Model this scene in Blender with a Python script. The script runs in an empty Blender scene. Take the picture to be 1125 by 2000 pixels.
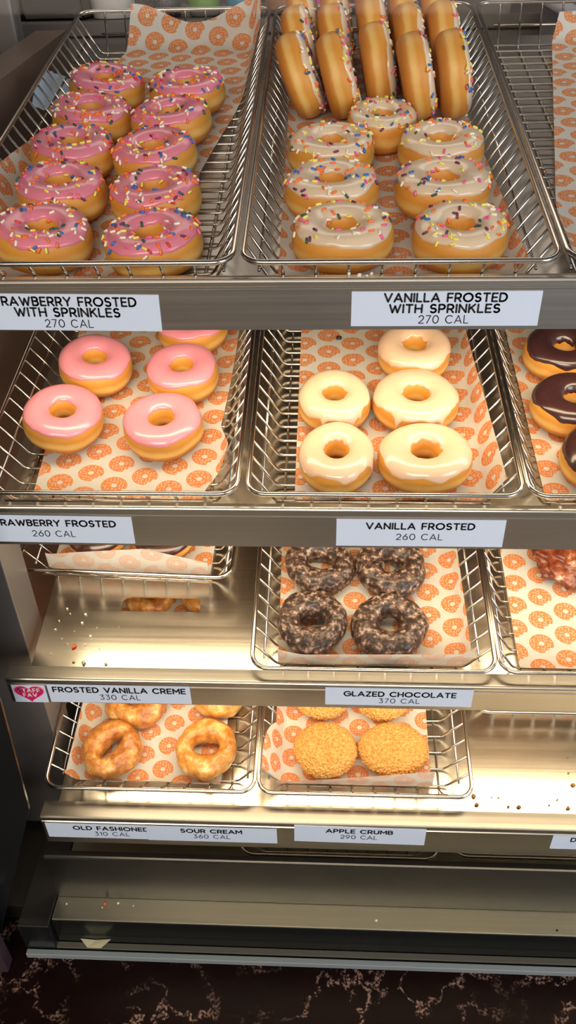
import bpy, bmesh, math, random
from math import sin, cos, pi, radians, hypot, atan2, sqrt, floor
from mathutils import Vector, Matrix, noise

random.seed(7)
scene = bpy.context.scene
COL = scene.collection.objects

# ------------------------------------------------------------------ camera
F, PITCH, YAW, ROLL, CZ = 1502.2, 0.6237, 0.0562, -0.0249, 1.5
cp, sp, cy, sy, cr, sr = cos(PITCH), sin(PITCH), cos(YAW), sin(YAW), cos(ROLL), sin(ROLL)
fw = Vector((-sy * cp, cy * cp, -sp)); rt = Vector((cy, sy, 0)); up = rt.cross(fw)
r2 = cr * rt + sr * up; u2 = -sr * rt + cr * up
cam = bpy.data.cameras.new('camera')
cam.sensor_fit = 'VERTICAL'; cam.sensor_height = 36.0; cam.lens = 36.0 * F / 2000.0
cam.clip_start = 0.02; cam.clip_end = 50
co = bpy.data.objects.new('camera', cam); COL.link(co)
co.matrix_world = Matrix(((r2.x, u2.x, -fw.x, 0), (r2.y, u2.y, -fw.y, 0), (r2.z, u2.z, -fw.z, CZ), (0, 0, 0, 1)))
scene.camera = co

# ------------------------------------------------------------------ row frames (sloping shelves)
TILT = [0.24, 0.235, 0.245, 0.243]
RIMY = [0.7306, 0.6927, 0.6559, 0.6446]
RIMZ = [1.2655, 1.0242, 0.7891, 0.5488]
H = 0.055
def row_matrix(i):
    t = TILT[i]; n = Vector((0, -sin(t), cos(t))); s = Vector((0, cos(t), sin(t)))
    o = Vector((0, RIMY[i], RIMZ[i])) - n * H
    return Matrix(((1, s.x, n.x, o.x), (0, s.y, n.y, o.y), (0, s.z, n.z, o.z), (0, 0, 0, 1)))
ROW = [row_matrix(i) for i in range(4)]
# the tray on the base deck lies flat
ROW.append(Matrix.Translation((0, 0.645, 0.3345)))

# ------------------------------------------------------------------ object helpers
def obj(name, bm, mat, parent=None, smooth=False, label=None):
    me = bpy.data.meshes.new(name)
    bm.normal_update(); bm.to_mesh(me); bm.free()
    if smooth:
        for p in me.polygons: p.use_smooth = True
    for m in (mat if isinstance(mat, (list, tuple)) else [mat]): me.materials.append(m)
    return link(name, me, parent, label)
def link(name, me, parent=None, label=None):
    o = bpy.data.objects.new(name, me); COL.link(o)
    if parent is not None: o.parent = parent
    if label: o['label'] = label
    return o
def tag(o, label, cat, group=None, kind=None):
    o['label'] = label; o['category'] = cat
    if group: o['group'] = group
    if kind: o['kind'] = kind
    return o
def empty(name, label, cat, group=None):
    o = bpy.data.objects.new(name, None); o.empty_display_size = 0.02; COL.link(o)
    return tag(o, label, cat, group)
def struct(o):
    o['kind'] = 'structure'; return o
def place(o, i, x, s, h, rz=0.0, extra=None, sc=(1, 1, 1)):
    m = ROW[i] @ Matrix.Translation((x, s, h))
    if extra is not None: m = m @ extra
    m = m @ Matrix.Rotation(rz, 4, 'Z') @ Matrix.Diagonal((*sc, 1))
    o.matrix_world = m
    return o

# ------------------------------------------------------------------ bmesh shapes
def box(bm, x0, x1, y0, y1, z0, z1, bev=0.0):
    g = bmesh.ops.create_cube(bm, size=1)
    vs = g['verts']
    for v in vs:
        v.co = Vector((x0 + (v.co.x + .5) * (x1 - x0), y0 + (v.co.y + .5) * (y1 - y0), z0 + (v.co.z + .5) * (z1 - z0)))
    if bev > 0:
        es = list({e for v in vs for e in v.link_edges})
        bmesh.ops.bevel(bm, geom=es, offset=bev, segments=2, affect='EDGES', profile=0.5)
    return bm
def extrude_x(bm, prof, x0, x1):
    n = len(prof)
    a = [bm.verts.new((x0, y, z)) for y, z in prof]; b = [bm.verts.new((x1, y, z)) for y, z in prof]
    for k in range(n): bm.faces.new((a[k], a[(k + 1) % n], b[(k + 1) % n], b[k]))
    bm.faces.new(a[::-1]); bm.faces.new(b)
    bmesh.ops.recalc_face_normals(bm, faces=bm.faces)
    return bm
def tube(bm, pts, r, n=6, closed=False):
    pts = [Vector(p) for p in pts]; m = len(pts); rings = []
    prev = None
    for k in range(m):
        if closed: d = pts[(k + 1) % m] - pts[k - 1]
        else: d = pts[min(k + 1, m - 1)] - pts[max(k - 1, 0)]
        d.normalize()
        if prev is None:
            a = d.orthogonal().normalized()
        else:
            a = (prev - d * prev.dot(d)).normalized()
        prev = a; b = d.cross(a)
        rings.append([bm.verts.new(pts[k] + r * (cos(2 * pi * j / n) * a + sin(2 * pi * j / n) * b)) for j in range(n)])
    for k in range(m if closed else m - 1):
        A, B = rings[k], rings[(k + 1) % m]
        sh = 0
        if closed and k == m - 1:   # align the last ring with the first
            sh = min(range(n), key=lambda q: (A[0].co - B[q].co).length)
        for j in range(n):
            bm.faces.new((A[j], A[(j + 1) % n], B[(j + 1 + sh) % n], B[(j + sh) % n]))
    if not closed:
        bm.faces.new(rings[0][::-1]); bm.faces.new(rings[-1])
    return bm
def lathe(bm, prof, n=32):
    rings = []
    for r, z in prof:
        rings.append([bm.verts.new((r * cos(2 * pi * j / n), r * sin(2 * pi * j / n), z)) for j in range(n)])
    for A, B in zip(rings, rings[1:]):
        for j in range(n): bm.faces.new((A[j], A[(j + 1) % n], B[(j + 1) % n], B[j]))
    bm.faces.new(rings[0][::-1]); bm.faces.new(rings[-1])
    return bm

# ------------------------------------------------------------------ materials
class NT:
    def __init__(s, name):
        s.m = bpy.data.materials.new(name); s.m.use_nodes = True; s.t = s.m.node_tree
        s.b = s.t.nodes['Principled BSDF']
    def n(s, typ, **kw):
        d = s.t.nodes.new(typ)
        for k, v in kw.items(): setattr(d, k, v)
        return d
    def put(s, sock, v):
        if hasattr(v, 'is_linked') or isinstance(v, bpy.types.NodeSocket): s.t.links.new(v, sock)
        else: sock.default_value = v
    def math(s, op, a, b=0.0, c=0.0):
        d = s.n('ShaderNodeMath', operation=op)
        s.put(d.inputs[0], a); s.put(d.inputs[1], b); s.put(d.inputs[2], c)
        return d.outputs[0]
    def mix(s, f, a, b):
        d = s.n('ShaderNodeMix', data_type='RGBA')
        s.put(d.inputs[0], f)
        for k, v in ((6, a), (7, b)):
            s.put(d.inputs[k], v if isinstance(v, bpy.types.NodeSocket) else (*v, 1))
        return d.outputs[2]
    def ramp(s, f, stops, interp='LINEAR'):
        d = s.n('ShaderNodeValToRGB'); e = d.color_ramp; e.interpolation = interp
        while len(e.elements) < len(stops): e.elements.new(0.5)
        for q, (p, c) in zip(e.elements, stops):
            q.position = p; q.color = (*c, 1) if len(c) == 3 else c
        s.put(d.inputs[0], f)
        return d.outputs[0]
    def noise(s, vec=None, scale=10, detail=3, rough=.5, out=0):
        d = s.n('ShaderNodeTexNoise'); d.inputs['Scale'].default_value = scale
        d.inputs['Detail'].default_value = detail; d.inputs['Roughness'].default_value = rough
        if vec is not None: s.put(d.inputs['Vector'], vec)
        return d.outputs[out]
    def bump(s, h, strength=.3, dist=.001):
        d = s.n('ShaderNodeBump'); d.inputs['Strength'].default_value = strength; d.inputs['Distance'].default_value = dist
        s.put(d.inputs['Height'], h); s.put(s.b.inputs['Normal'], d.outputs[0])
    def set(s, **kw):
        for k, v in kw.items():
            k = k.replace('_', ' ')
            if isinstance(v, tuple) and len(v) == 3: v = (*v, 1)
            s.put(s.b.inputs[k], v)
        return s
    @property
    def objc(s): return s.n('ShaderNodeTexCoord').outputs['Object']
def srgb(r, g, b):
    f = lambda c: (c / 255 / 12.92) if c / 255 <= .04045 else ((c / 255 + .055) / 1.055) ** 2.4
    return (f(r), f(g), f(b))
def plain(name, col, rough=.5, metal=0.0, coat=0.0):
    t = NT(name); t.set(Base_Color=col, Roughness=rough, Metallic=metal, Coat_Weight=coat)
    return t.m
def brushed(name, col, rough=.3, axis='x', var=.12, bump=.06):
    t = NT(name)
    mp = t.n('ShaderNodeMapping')
    mp.inputs['Scale'].default_value = (3, 260, 260) if axis == 'x' else ((260, 3, 260) if axis == 'y' else (260, 260, 3))
    t.put(mp.inputs['Vector'], t.objc)
    f = t.noise(mp.outputs[0], 1.0, 2)
    big = t.noise(t.objc, 6, 3)
    k = t.math('ADD', t.math('MULTIPLY', f, .6), t.math('MULTIPLY', big, .4))
    c = t.mix(k, tuple(x * .82 for x in col), tuple(min(1, x * 1.12) for x in col))
    t.set(Base_Color=c, Metallic=1.0, Roughness=t.math('ADD', t.math('MULTIPLY', k, var), rough - var / 2))
    t.bump(f, bump, .0006)
    return t.m

M = {}
M['steel'] = brushed('brushed_steel', (.62, .58, .51), .30)
M['steel_plate'] = brushed('brushed_steel_plate', (.66, .61, .52), .24)
M['steel_dark'] = brushed('dark_brushed_steel', (.42, .38, .34), .34)
M['steel_wall'] = brushed('brown_steel_wall', (.36, .28, .235), .42, 'z')
M['steel_post'] = plain('grey_painted_post', (.155, .14, .135), .42, .25)
M['steel_low'] = brushed('dim_brushed_steel', (.66, .63, .50), .36)
M['steel_top'] = brushed('shaded_steel_plate', (.40, .375, .345), .30)  # same plate steel, its colour darkened for the dim top shelf
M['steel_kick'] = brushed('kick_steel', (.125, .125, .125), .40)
M['chrome'] = plain('chrome_wire', (.60, .555, .50), .20, 1.0)
M['black'] = plain('black_gloss', (.008, .009, .009), .18)
M['black_matte'] = plain('black_matte', (.012, .011, .010), .6)
M['alu'] = plain('aluminium_track', (.33, .37, .37), .35, .35)
M['rear_track'] = plain('olive_metal_track', (.16, .15, .12), .4, .3)
M['card'] = plain('label_card', srgb(203, 216, 238), .45)
M['ink'] = plain('black_ink', (.012, .012, .014), .5)
M['ink_grey'] = plain('grey_ink', (.03, .03, .035), .5)
M['magenta'] = plain('magenta_print', srgb(196, 22, 92), .45)
M['pinkline'] = plain('pale_pink_print', srgb(244, 150, 190), .45)
M['white'] = plain('white_print', (.86, .84, .88), .45)
M['floor'] = plain('floor_tile', (.10, .085, .075), .5)
M['backwall'] = plain('dim_wall', (.07, .055, .05), .7)
M['backcounter'] = plain('grey_counter', (.12, .105, .10), .5)
M['darkpan'] = plain('dark_pan', (.045, .035, .032), .4)
M['napkin'] = plain('pale_blue_napkin', srgb(176, 200, 226), .8)
for k, c in dict(cream=(.9, .82, .66), yellow=(.92, .78, .14), orange=(.93, .20, .035), pink=(.85, .13, .33), blue=(.03, .15, .50), green=(.03, .10, .08), purple=(.17, .03, .10), red=(.70, .04, .05)).items():
    M['s_' + k] = plain('sprinkle_' + k, c, .35)

def paper_material():
    t = NT('printed_paper')
    uv = t.n('ShaderNodeUVMap', uv_map='UVMap').outputs[0]
    sx = t.n('ShaderNodeSeparateXYZ'); t.put(sx.inputs[0], uv)
    PX, PY = .0335, .0372
    a = t.math('DIVIDE', sx.outputs[0], PX)
    col = t.math('FLOOR', a)
    cu = t.math('MULTIPLY', t.math('SUBTRACT', t.math('SUBTRACT', a, col), .5), PX)
    odd = t.math('MULTIPLY', t.math('FLOORED_MODULO', col, 2.0), .5)
    b = t.math('ADD', t.math('DIVIDE', sx.outputs[1], PY), odd)
    cv = t.math('MULTIPLY', t.math('SUBTRACT', t.math('SUBTRACT', b, t.math('FLOOR', b)), .5), PY)
    def dist(ox, oy, ky=1.0):
        dx = t.math('SUBTRACT', cu, ox); dy = t.math('MULTIPLY', t.math('SUBTRACT', cv, oy), ky)
        return t.math('SQRT', t.math('ADD', t.math('MULTIPLY', dx, dx), t.math('MULTIPLY', dy, dy)))
    r = dist(0, 0, 1.12)
    ring = t.math('MULTIPLY', t.math('LESS_THAN', r, .0158), t.math('GREATER_THAN', r, .0036))
    for ox, oy, rr in ((.0135, -.0085, .0042), (.0085, -.0130, .0042), (.0135, -.0135, .005)):
        ring = t.math('MULTIPLY', ring, t.math('GREATER_THAN', dist(ox, oy), rr))
    vo = t.n('ShaderNodeTexVoronoi', voronoi_dimensions='2D'); vo.inputs['Scale'].default_value = 240
    vo.inputs['Randomness'].default_value = .55
    t.put(vo.inputs['Vector'], uv)
    d = t.n('ShaderNodeVectorMath', operation='SUBTRACT'); t.put(d.inputs[0], uv); t.put(d.inputs[1], vo.outputs['Position'])
    dd = t.n('ShaderNodeSeparateXYZ'); t.put(dd.inputs[0], d.outputs[0])
    sc = t.n('ShaderNodeSeparateColor'); t.put(sc.inputs[0], vo.outputs['Color'])
    ang = t.math('MULTIPLY', sc.outputs[0], 2 * pi)
    ca, sa = t.math('COSINE', ang), t.math('SINE', ang)
    p = t.math('ADD', t.math('MULTIPLY', dd.outputs[0], ca), t.math('MULTIPLY', dd.outputs[1], sa))
    q = t.math('SUBTRACT', t.math('MULTIPLY', dd.outputs[1], ca), t.math('MULTIPLY', dd.outputs[0], sa))
    dash = t.math('MULTIPLY', t.math('LESS_THAN', t.math('ABSOLUTE', p), .0017), t.math('LESS_THAN', t.math('ABSOLUTE', q), .0005))
    inner = t.math('MULTIPLY', t.math('LESS_THAN', r, .0146), t.math('GREATER_THAN', r, .0050))
    ink = t.math('MULTIPLY', ring, t.math('SUBTRACT', 1.0, t.math('MULTIPLY', t.math('MULTIPLY', dash, inner), .8)))
    geo = t.n('ShaderNodeNewGeometry')
    ink = t.math('MULTIPLY', ink, t.math('SUBTRACT', 1.0, t.math('MULTIPLY', geo.outputs['Backfacing'], .62)))
    fib = t.noise(uv, 90, 4)
    base = t.mix(fib, (.80, .765, .69), (.88, .845, .77))
    t.set(Base_Color=t.mix(ink, base, srgb(243, 150, 84)), Roughness=.62)
    t.bump(t.noise(uv, 35, 3), .25, .002)
    tl = t.n('ShaderNodeBsdfTranslucent'); t.t.links.new(t.b.inputs['Base Color'].links[0].from_socket, tl.inputs[0])
    mx = t.n('ShaderNodeMixShader'); mx.inputs[0].default_value = .32
    t.t.links.new(t.b.outputs[0], mx.inputs[1]); t.t.links.new(tl.outputs[0], mx.inputs[2])
    t.t.links.new(mx.outputs[0], t.t.nodes['Material Output'].inputs[0])
    return t.m
M['paper'] = paper_material()

def dough_material(name, h, dark, light, band):
    t = NT(name)
    s = t.n('ShaderNodeSeparateXYZ'); t.put(s.inputs[0], t.objc)
    nz = t.noise(t.objc, 40, 4)
    z = t.math('ADD', t.math('DIVIDE', s.outputs[2], h), t.math('MULTIPLY', t.math('SUBTRACT', nz, .5), .16))
    c = t.ramp(z, [(0.0, dark), (.27, tuple(.5 * (a + b) for a, b in zip(dark, light))), (.38, band), (.47, band), (.60, light), (.95, tuple(x * .92 for x in light))])
    n2 = t.noise(t.objc, 22, 3)
    c2 = t.mix(t.math('MULTIPLY', n2, .45), c, dark)
    t.set(Base_Color=c2, Roughness=.5, Subsurface_Weight=.12, Subsurface_Scale=.01)
    t.b.inputs['Subsurface Radius'].default_value = (1, .5, .2)
    t.bump(t.noise(t.objc, 260, 3), .12, .001)
    return t.m
M['dough'] = dough_material('fried_dough', .042, (.46, .165, .02), (.74, .33, .048), (.90, .58, .17))
M['dough_top'] = dough_material('fried_dough_warm', .042, (.50, .17, .02), (.76, .34, .05), (.88, .56, .16))
def icing_material(name, col, col2, rough=.22, coat=.4, sc=28):
    t = NT(name)
    k = t.noise(t.objc, sc, 3)
    k = t.math('SMOOTHSTEP', k, .35, .7) if False else k
    t.set(Base_Color=t.mix(k, col, col2), Roughness=rough, Coat_Weight=coat, Coat_Roughness=.12, Subsurface_Weight=.08, Subsurface_Scale=.004)
    t.bump(t.noise(t.objc, 55, 2), .10, .003)
    return t.m
M['pink'] = icing_material('pink_icing', (.77, .25, .31), (.83, .33, .38))
M['pink_deep'] = icing_material('deep_pink_icing', (.72, .19, .27), (.80, .27, .34), .3)
M['vanilla'] = icing_material('vanilla_icing', (.78, .505, .32), (.85, .62, .44), .2, .5)
M['vanilla_dull'] = icing_material('pale_vanilla_icing', (.72, .54, .37), (.82, .66, .48), .26)
M['choc'] = icing_material('chocolate_icing', (.040, .013, .014), (.060, .022, .020), .2, .6)

def glazed_material(name, stops, scale, rough, bump, fine):
    t = NT(name)
    k = t.noise(t.objc, scale, 6, .65)
    c = t.ramp(k, stops)
    t.set(Base_Color=c, Roughness=rough, Coat_Weight=.35, Coat_Roughness=.15)
    t.bump(t.noise(t.objc, fine, 5, .7), bump, .002)
    return t.m
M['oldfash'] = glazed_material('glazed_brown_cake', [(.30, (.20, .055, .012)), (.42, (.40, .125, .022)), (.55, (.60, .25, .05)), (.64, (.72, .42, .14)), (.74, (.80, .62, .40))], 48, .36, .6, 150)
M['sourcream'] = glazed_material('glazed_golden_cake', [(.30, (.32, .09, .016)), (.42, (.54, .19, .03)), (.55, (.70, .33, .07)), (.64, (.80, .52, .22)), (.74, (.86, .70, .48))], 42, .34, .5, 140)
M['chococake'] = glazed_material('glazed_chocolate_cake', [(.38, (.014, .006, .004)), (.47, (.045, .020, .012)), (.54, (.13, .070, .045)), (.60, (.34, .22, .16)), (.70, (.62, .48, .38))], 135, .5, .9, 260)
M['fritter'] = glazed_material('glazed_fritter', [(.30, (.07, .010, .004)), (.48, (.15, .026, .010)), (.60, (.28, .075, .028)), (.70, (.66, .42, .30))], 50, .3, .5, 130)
def crumb_material():
    t = NT('yellow_crumb')
    k = t.noise(t.objc, 180, 3)
    vo = t.n('ShaderNodeTexVoronoi'); vo.inputs['Scale'].default_value = 300; t.put(vo.inputs['Vector'], t.objc)
    g = t.math('MULTIPLY', vo.outputs['Distance'], 1.05)
    c = t.mix(k, (.66, .30, .05), (.90, .55, .17))
    t.set(Base_Color=t.mix(t.math('MULTIPLY', g, .75), c, (.36, .11, .012)), Roughness=.7)
    t.bump(t.math('SUBTRACT', 1.0, g), .6, .002)
    return t.m
M['crumb'] = crumb_material()
def stone_material():
    t = NT('dark_marbled_laminate')
    wp = t.n('ShaderNodeVectorMath', operation='ADD'); t.put(wp.inputs[0], t.objc)
    t.put(wp.inputs[1], t.mix(.06, (0, 0, 0), t.noise(t.objc, 25, 4, .6, 1)))
    w = t.n('ShaderNodeTexNoise'); w.inputs['Scale'].default_value = 15; w.inputs['Detail'].default_value = 3
    t.put(w.inputs['Vector'], wp.outputs[0])
    big = t.math('ABSOLUTE', t.math('SUBTRACT', w.outputs[0], .5))
    vein = t.math('MAXIMUM', t.math('SUBTRACT', 1.0, t.math('MULTIPLY', big, 26.0)), 0.0)
    msk = t.noise(t.objc, 9, 3); msk = t.math('MAXIMUM', t.math('MULTIPLY', t.math('SUBTRACT', msk, .38), 7.0), 0.0)
    fine = t.noise(t.objc, 240, 4); fine = t.math('MAXIMUM', t.math('MULTIPLY', t.math('SUBTRACT', fine, .44), 6.0), 0.0)
    k = t.math('MINIMUM', t.math('MULTIPLY', t.math('MULTIPLY', vein, msk), fine), 1.0)
    mot = t.noise(t.objc, 30, 4)
    base = t.mix(mot, (.004, .0015, .0015), (.012, .005, .0045))
    t.set(Base_Color=t.mix(k, base, (.26, .155, .12)), Roughness=.32, Specular_IOR_Level=.05)
    t.bump(t.noise(t.objc, 220, 3), .12, .001)
    return t.m
M['stone'] = stone_material()
M['laminate'] = plain('plum_laminate', (.045, .025, .030), .35)
def glass_material():
    t = NT('clear_glass'); nt = t.t
    nt.nodes.remove(t.b)
    tr = t.n('ShaderNodeBsdfTransparent'); tr.inputs[0].default_value = (.985, .99, .985, 1)
    gl = t.n('ShaderNodeBsdfGlossy'); gl.inputs['Roughness'].default_value = .03; gl.inputs[0].default_value = (1, 1, 1, 1)
    fr = t.n('ShaderNodeFresnel'); fr.inputs['IOR'].default_value = 1.16
    mx = t.n('ShaderNodeMixShader')
    nt.links.new(fr.outputs[0], mx.inputs[0]); nt.links.new(tr.outputs[0], mx.inputs[1]); nt.links.new(gl.outputs[0], mx.inputs[2])
    nt.links.new(mx.outputs[0], nt.nodes['Material Output'].inputs[0])
    return t.m
M['glass'] = glass_material()
def bottle_mat(name, c): return plain(name, c, .2, 0, .4)

# ------------------------------------------------------------------ wire trays
TW, TD, INS = .300, .725, .0286
def bend(pts, r=.006, k=3):
    out = [Vector(pts[0])]
    for a, b, c in zip(pts, pts[1:], pts[2:]):
        a, b, c = Vector(a), Vector(b), Vector(c)
        u = (a - b).normalized(); w = (c - b).normalized()
        p, q = b + u * r, b + w * r
        for j in range(k + 1):
            s = j / k; out.append((1 - s) ** 2 * p + 2 * s * (1 - s) * b + s * s * q)
    out.append(Vector(pts[-1]))
    return out
def tray_meshes():
    bm = bmesh.new()
    pts = []; rr = .02
    for cx, cyy, a0 in ((TW - rr, TD - rr, 0), (rr, TD - rr, 90), (rr, rr, 180), (TW - rr, rr, 270)):
        for j in range(7):
            a = radians(a0 + 15 * j); pts.append((cx + rr * cos(a), cyy + rr * sin(a), H))
    tube(bm, pts, .0029, 10, True)
    me1 = bpy.data.meshes.new('tray_rim'); bm.to_mesh(me1); bm.free()
    bm = bmesh.new(); rw = .0016
    s = INS + .006
    while s < TD - INS:
        tube(bm, bend([(.001, s, H - .001), (INS, s, .0048), (TW - INS, s, .0048), (TW - .001, s, H - .001)]), rw, 6)
        s += .0254
    n = 8
    for k in range(n):
        x = .038 + (TW - .076) * k / (n - 1)
        tube(bm, bend([(x, .001, H - .001), (x, INS, .0016), (x, TD - INS, .0016), (x, TD - .001, H - .001)]), rw, 6)
    q = INS * .5 - .0015; hh = H * .5
    tube(bm, bend([(q, .03, hh), (q, TD - .03, hh)]) , rw, 6)
    tube(bm, [(TW - q, .03, hh), (TW - q, TD - .03, hh)], rw, 6)
    tube(bm, [(.03, TD - q, hh), (TW - .03, TD - q, hh)], rw, 6)
    tube(bm, [(.03, q, hh), (TW - .03, q, hh)], rw, 6)
    me2 = bpy.data.meshes.new('wire_lattice'); bm.to_mesh(me2); bm.free()
    for me in (me1, me2):
        me.materials.append(M['chrome'])
        for p in me.polygons: p.use_smooth = True
    return me1, me2
TRAY = tray_meshes()
def tray(i, x0, s0, label, rz=0.0):
    t = empty('wire_tray', label, 'tray', 'wire trays in the display case')
    place(t, i, x0, s0, 0.0004, rz)
    link('tray_rim', TRAY[0], t); link('wire_lattice', TRAY[1], t)
    return t
# tray key -> (row, x0, s0)
TR = {'L0': (0, -.389, 0), 'C0': (0, -.079, 0), 'R0': (0, .2295, 0),
      'L1': (1, -.3955, 0), 'C1': (1, -.0835, 0), 'R1': (1, .2235, 0),
      'L2': (2, -.424, .146), 'C2': (2, -.087, 0), 'R2': (2, .2185, 0),
      'L3': (3, -.394, 0), 'C3': (3, -.0885, 0), 'R3': (3, .2315, .129)}
TL = {'L0': 'wire tray on the top shelf holding pink frosted donuts with sprinkles',
      'C0': 'wire tray on the top shelf holding vanilla frosted donuts with sprinkles',
      'R0': 'wire tray on the top shelf with only paper in it, no donuts',
      'L1': 'wire tray on the second shelf holding plain pink frosted donuts',
      'C1': 'wire tray on the second shelf holding white vanilla frosted donuts',
      'R1': 'wire tray on the second shelf holding dark chocolate frosted donuts',
      'L2': 'wire tray pushed back on the third shelf behind the bare steel with a slot',
      'C2': 'wire tray on the third shelf holding four glazed chocolate donuts',
      'R2': 'wire tray on the third shelf holding one reddish fritter',
      'L3': 'wire tray on the fourth shelf holding brown glazed cake donuts',
      'C3': 'wire tray on the fourth shelf holding yellow crumb donuts',
      'R3': 'wire tray pushed back on the fourth shelf under the bright steel lip'}
for k, (i, x0, s0) in TR.items():
    tray(i, x0, s0, TL[k], radians(-2.0) if k == 'L2' else 0)
tray(4, -.122, 0, 'empty wire tray low in the dark base below the crumb donuts')
tray(4, .203, .006, 'empty wire tray low in the dark base beside the other base tray')

# ------------------------------------------------------------------ papers
def fold1(d, rho, a):
    if d <= 0: return d, 0.0
    if d < rho * a: return rho * sin(d / rho), rho * (1 - cos(d / rho))
    return rho * sin(a) + (d - rho * a) * cos(a), rho * (1 - cos(a)) + (d - rho * a) * sin(a)
WA = math.atan2(H, INS)
def paper(key, quad, label, amp=.0012, uvrot=0, uvo=(0, 0), fl=None, fr=None, fb=None, ff=None, nu=44, nv=64, top=None, rz=0, lowf=None, sidef=None, leftf=None):
    i, x0, s0 = TR[key]
    xl = fl or (INS + .010, WA + .03); xr = fr or (TW - INS - .010, WA + .03)
    sb = fb or (TD - INS - .010, WA + .03); sf = ff or (INS + .010, WA + .03)
    FLc, FRc, BRc, BLc = [Vector(q) for q in quad]
    bm = bmesh.new(); uvl = bm.loops.layers.uv.new('UVMap')
    g = []; uvs = {}
    seed = hash(key) % 7 if False else sum(map(ord, key))
    for a in range(nu + 1):
        row = []
        for b in range(nv + 1):
            u, v = a / nu, b / nv
            p = (1 - v) * ((1 - u) * FLc + u * FRc) + v * ((1 - u) * BLc + u * BRc)
            if top is not None: p = p + Vector((0, top(u) * v ** 3))
            if lowf is not None: p = p + Vector((0, lowf(u) * max(0.0, 1 - v * 6)))
            if sidef is not None: p = p + Vector((sidef(v) * max(0.0, u * 4 - 3), 0))
            if leftf is not None: p = p - Vector((leftf(v) * max(0.0, 1 - u * 4), 0))
            x, s = p; h = 0.0
            wob = amp * (noise.noise(Vector((x * 14, s * 14, seed))) + .5 * noise.noise(Vector((x * 40, s * 40, seed + 5))))
            hx = hs = 0
            if x < xl[0]: dx, hx = fold1(xl[0] - x, .012, xl[1]); X = xl[0] - dx
            elif x > xr[0]: dx, hx = fold1(x - xr[0], .012, xr[1]); X = xr[0] + dx
            else: X = x
            if s < sf[0]: ds, hs = fold1(sf[0] - s, .010, sf[1]); S = sf[0] - ds
            elif s > sb[0]: ds, hs = fold1(s - sb[0], .016, sb[1]); S = sb[0] + ds
            else: S = s
            h = hx + hs + max(0.0, wob + amp * .3)
            vtx = bm.verts.new((X, S, .0078 + h)); row.append(vtx)
            c, sn = cos(uvrot), sin(uvrot)
            uvs[vtx] = (c * x - sn * s + uvo[0] + 2, sn * x + c * s + uvo[1] + 2)
        g.append(row)
    for a in range(nu):
        for b in range(nv):
            f = bm.faces.new((g[a][b], g[a + 1][b], g[a + 1][b + 1], g[a][b + 1]))
            for l in f.loops: l[uvl].uv = uvs[l.vert]
    o = obj('tray_paper', bm, M['paper'], None, True)
    tag(o, label, 'paper', 'printed tray papers')
    place(o, i, x0, s0, 0, radians(-2.0) if key == 'L2' else 0)
    return o
paper('L0', [(-.050, .03), (.190, .036), (.318, .765), (.082, .758)], 'printed paper under the sprinkled pink donuts, climbing the back of its tray', .0016,
      uvrot=radians(-14), uvo=(.012, .004), top=lambda u: -.03 * sin(pi * min(1, u * 1.15)) ** 2)
paper('C0', [(.030, .034), (.296, .030), (.250, .68), (.022, .68)], 'printed paper under the vanilla frosted donuts with sprinkles', uvo=(.005, .01))
paper('R0', [(.008, .05), (.27, .05), (.29, .74), (.128, .735)], 'printed paper lying alone in the top shelf tray without donuts', uvrot=radians(-8), uvo=(.01, .01))
paper('L1', [(.050, .040), (.250, .030), (.294, .60), (.028, .60)], 'printed paper under the plain pink frosted donuts', .0016, uvrot=radians(4), uvo=(0.02, .0), sidef=lambda v: .004 + .034 * max(0.0, 1 - abs(v - .13) / .10) ** 1.3, nv=110)
paper('C1', [(.050, .034), (.312, .020), (.268, .66), (.050, .66)], 'printed paper under the plain white vanilla frosted donuts', .0016, uvo=(.004, .012))
paper('R1', [(.032, .036), (.270, .036), (.270, .66), (.036, .66)], 'printed paper under the dark chocolate frosted donuts', .0012, uvrot=radians(-5), uvo=(.01, 0))
paper('L2', [(.030, .004), (.262, .020), (.262, .55), (.030, .55)], 'printed paper folded up at the front of the pushed back tray', .0015, uvo=(.01, .02), ff=(INS + .012, radians(100)), top=None, lowf=lambda u: -.028 * max(0, 1 - abs(u - .62) / .62) - .006)
paper('C2', [(.030, .018), (.290, .018), (.284, .62), (.014, .62)], 'printed paper under the glazed chocolate donuts, its front edge turned up', .0012, uvrot=radians(2), uvo=(.0, .02), ff=(INS + .010, radians(97)), lowf=lambda u: -.012 - .010 * math.exp(-(u / .08) ** 2) - .008 * u)
paper('R2', [(.036, .028), (.282, .028), (.282, .66), (.044, .66)], 'printed paper under the reddish fritter', .0008, uvrot=radians(8), uvo=(.0, .005))
paper('L3', [(.004, .026), (.246, .020), (.254, .60), (.020, .60)], 'printed paper under the brown glazed cake donuts', .0016, uvrot=radians(6), uvo=(.01, .0), ff=(INS + .008, WA + .03))
paper('C3', [(.006, .024), (.250, .006), (.256, .60), (.006, .60)], 'printed paper under the yellow crumb donuts, curled up at its front corner', .0014, uvrot=radians(3), uvo=(.02, .01), leftf=lambda v: .036 * max(0.0, 1 - (v / .16) ** 4), nv=100, ff=(INS + .010, radians(97)), lowf=lambda u: -.026 * u ** 1.3)
paper('R3', [(.036, .020), (.27, .020), (.27, .55), (.036, .55)], 'printed paper in the pushed back tray of the fourth shelf', .0012, uvo=(.0, .03))

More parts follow.
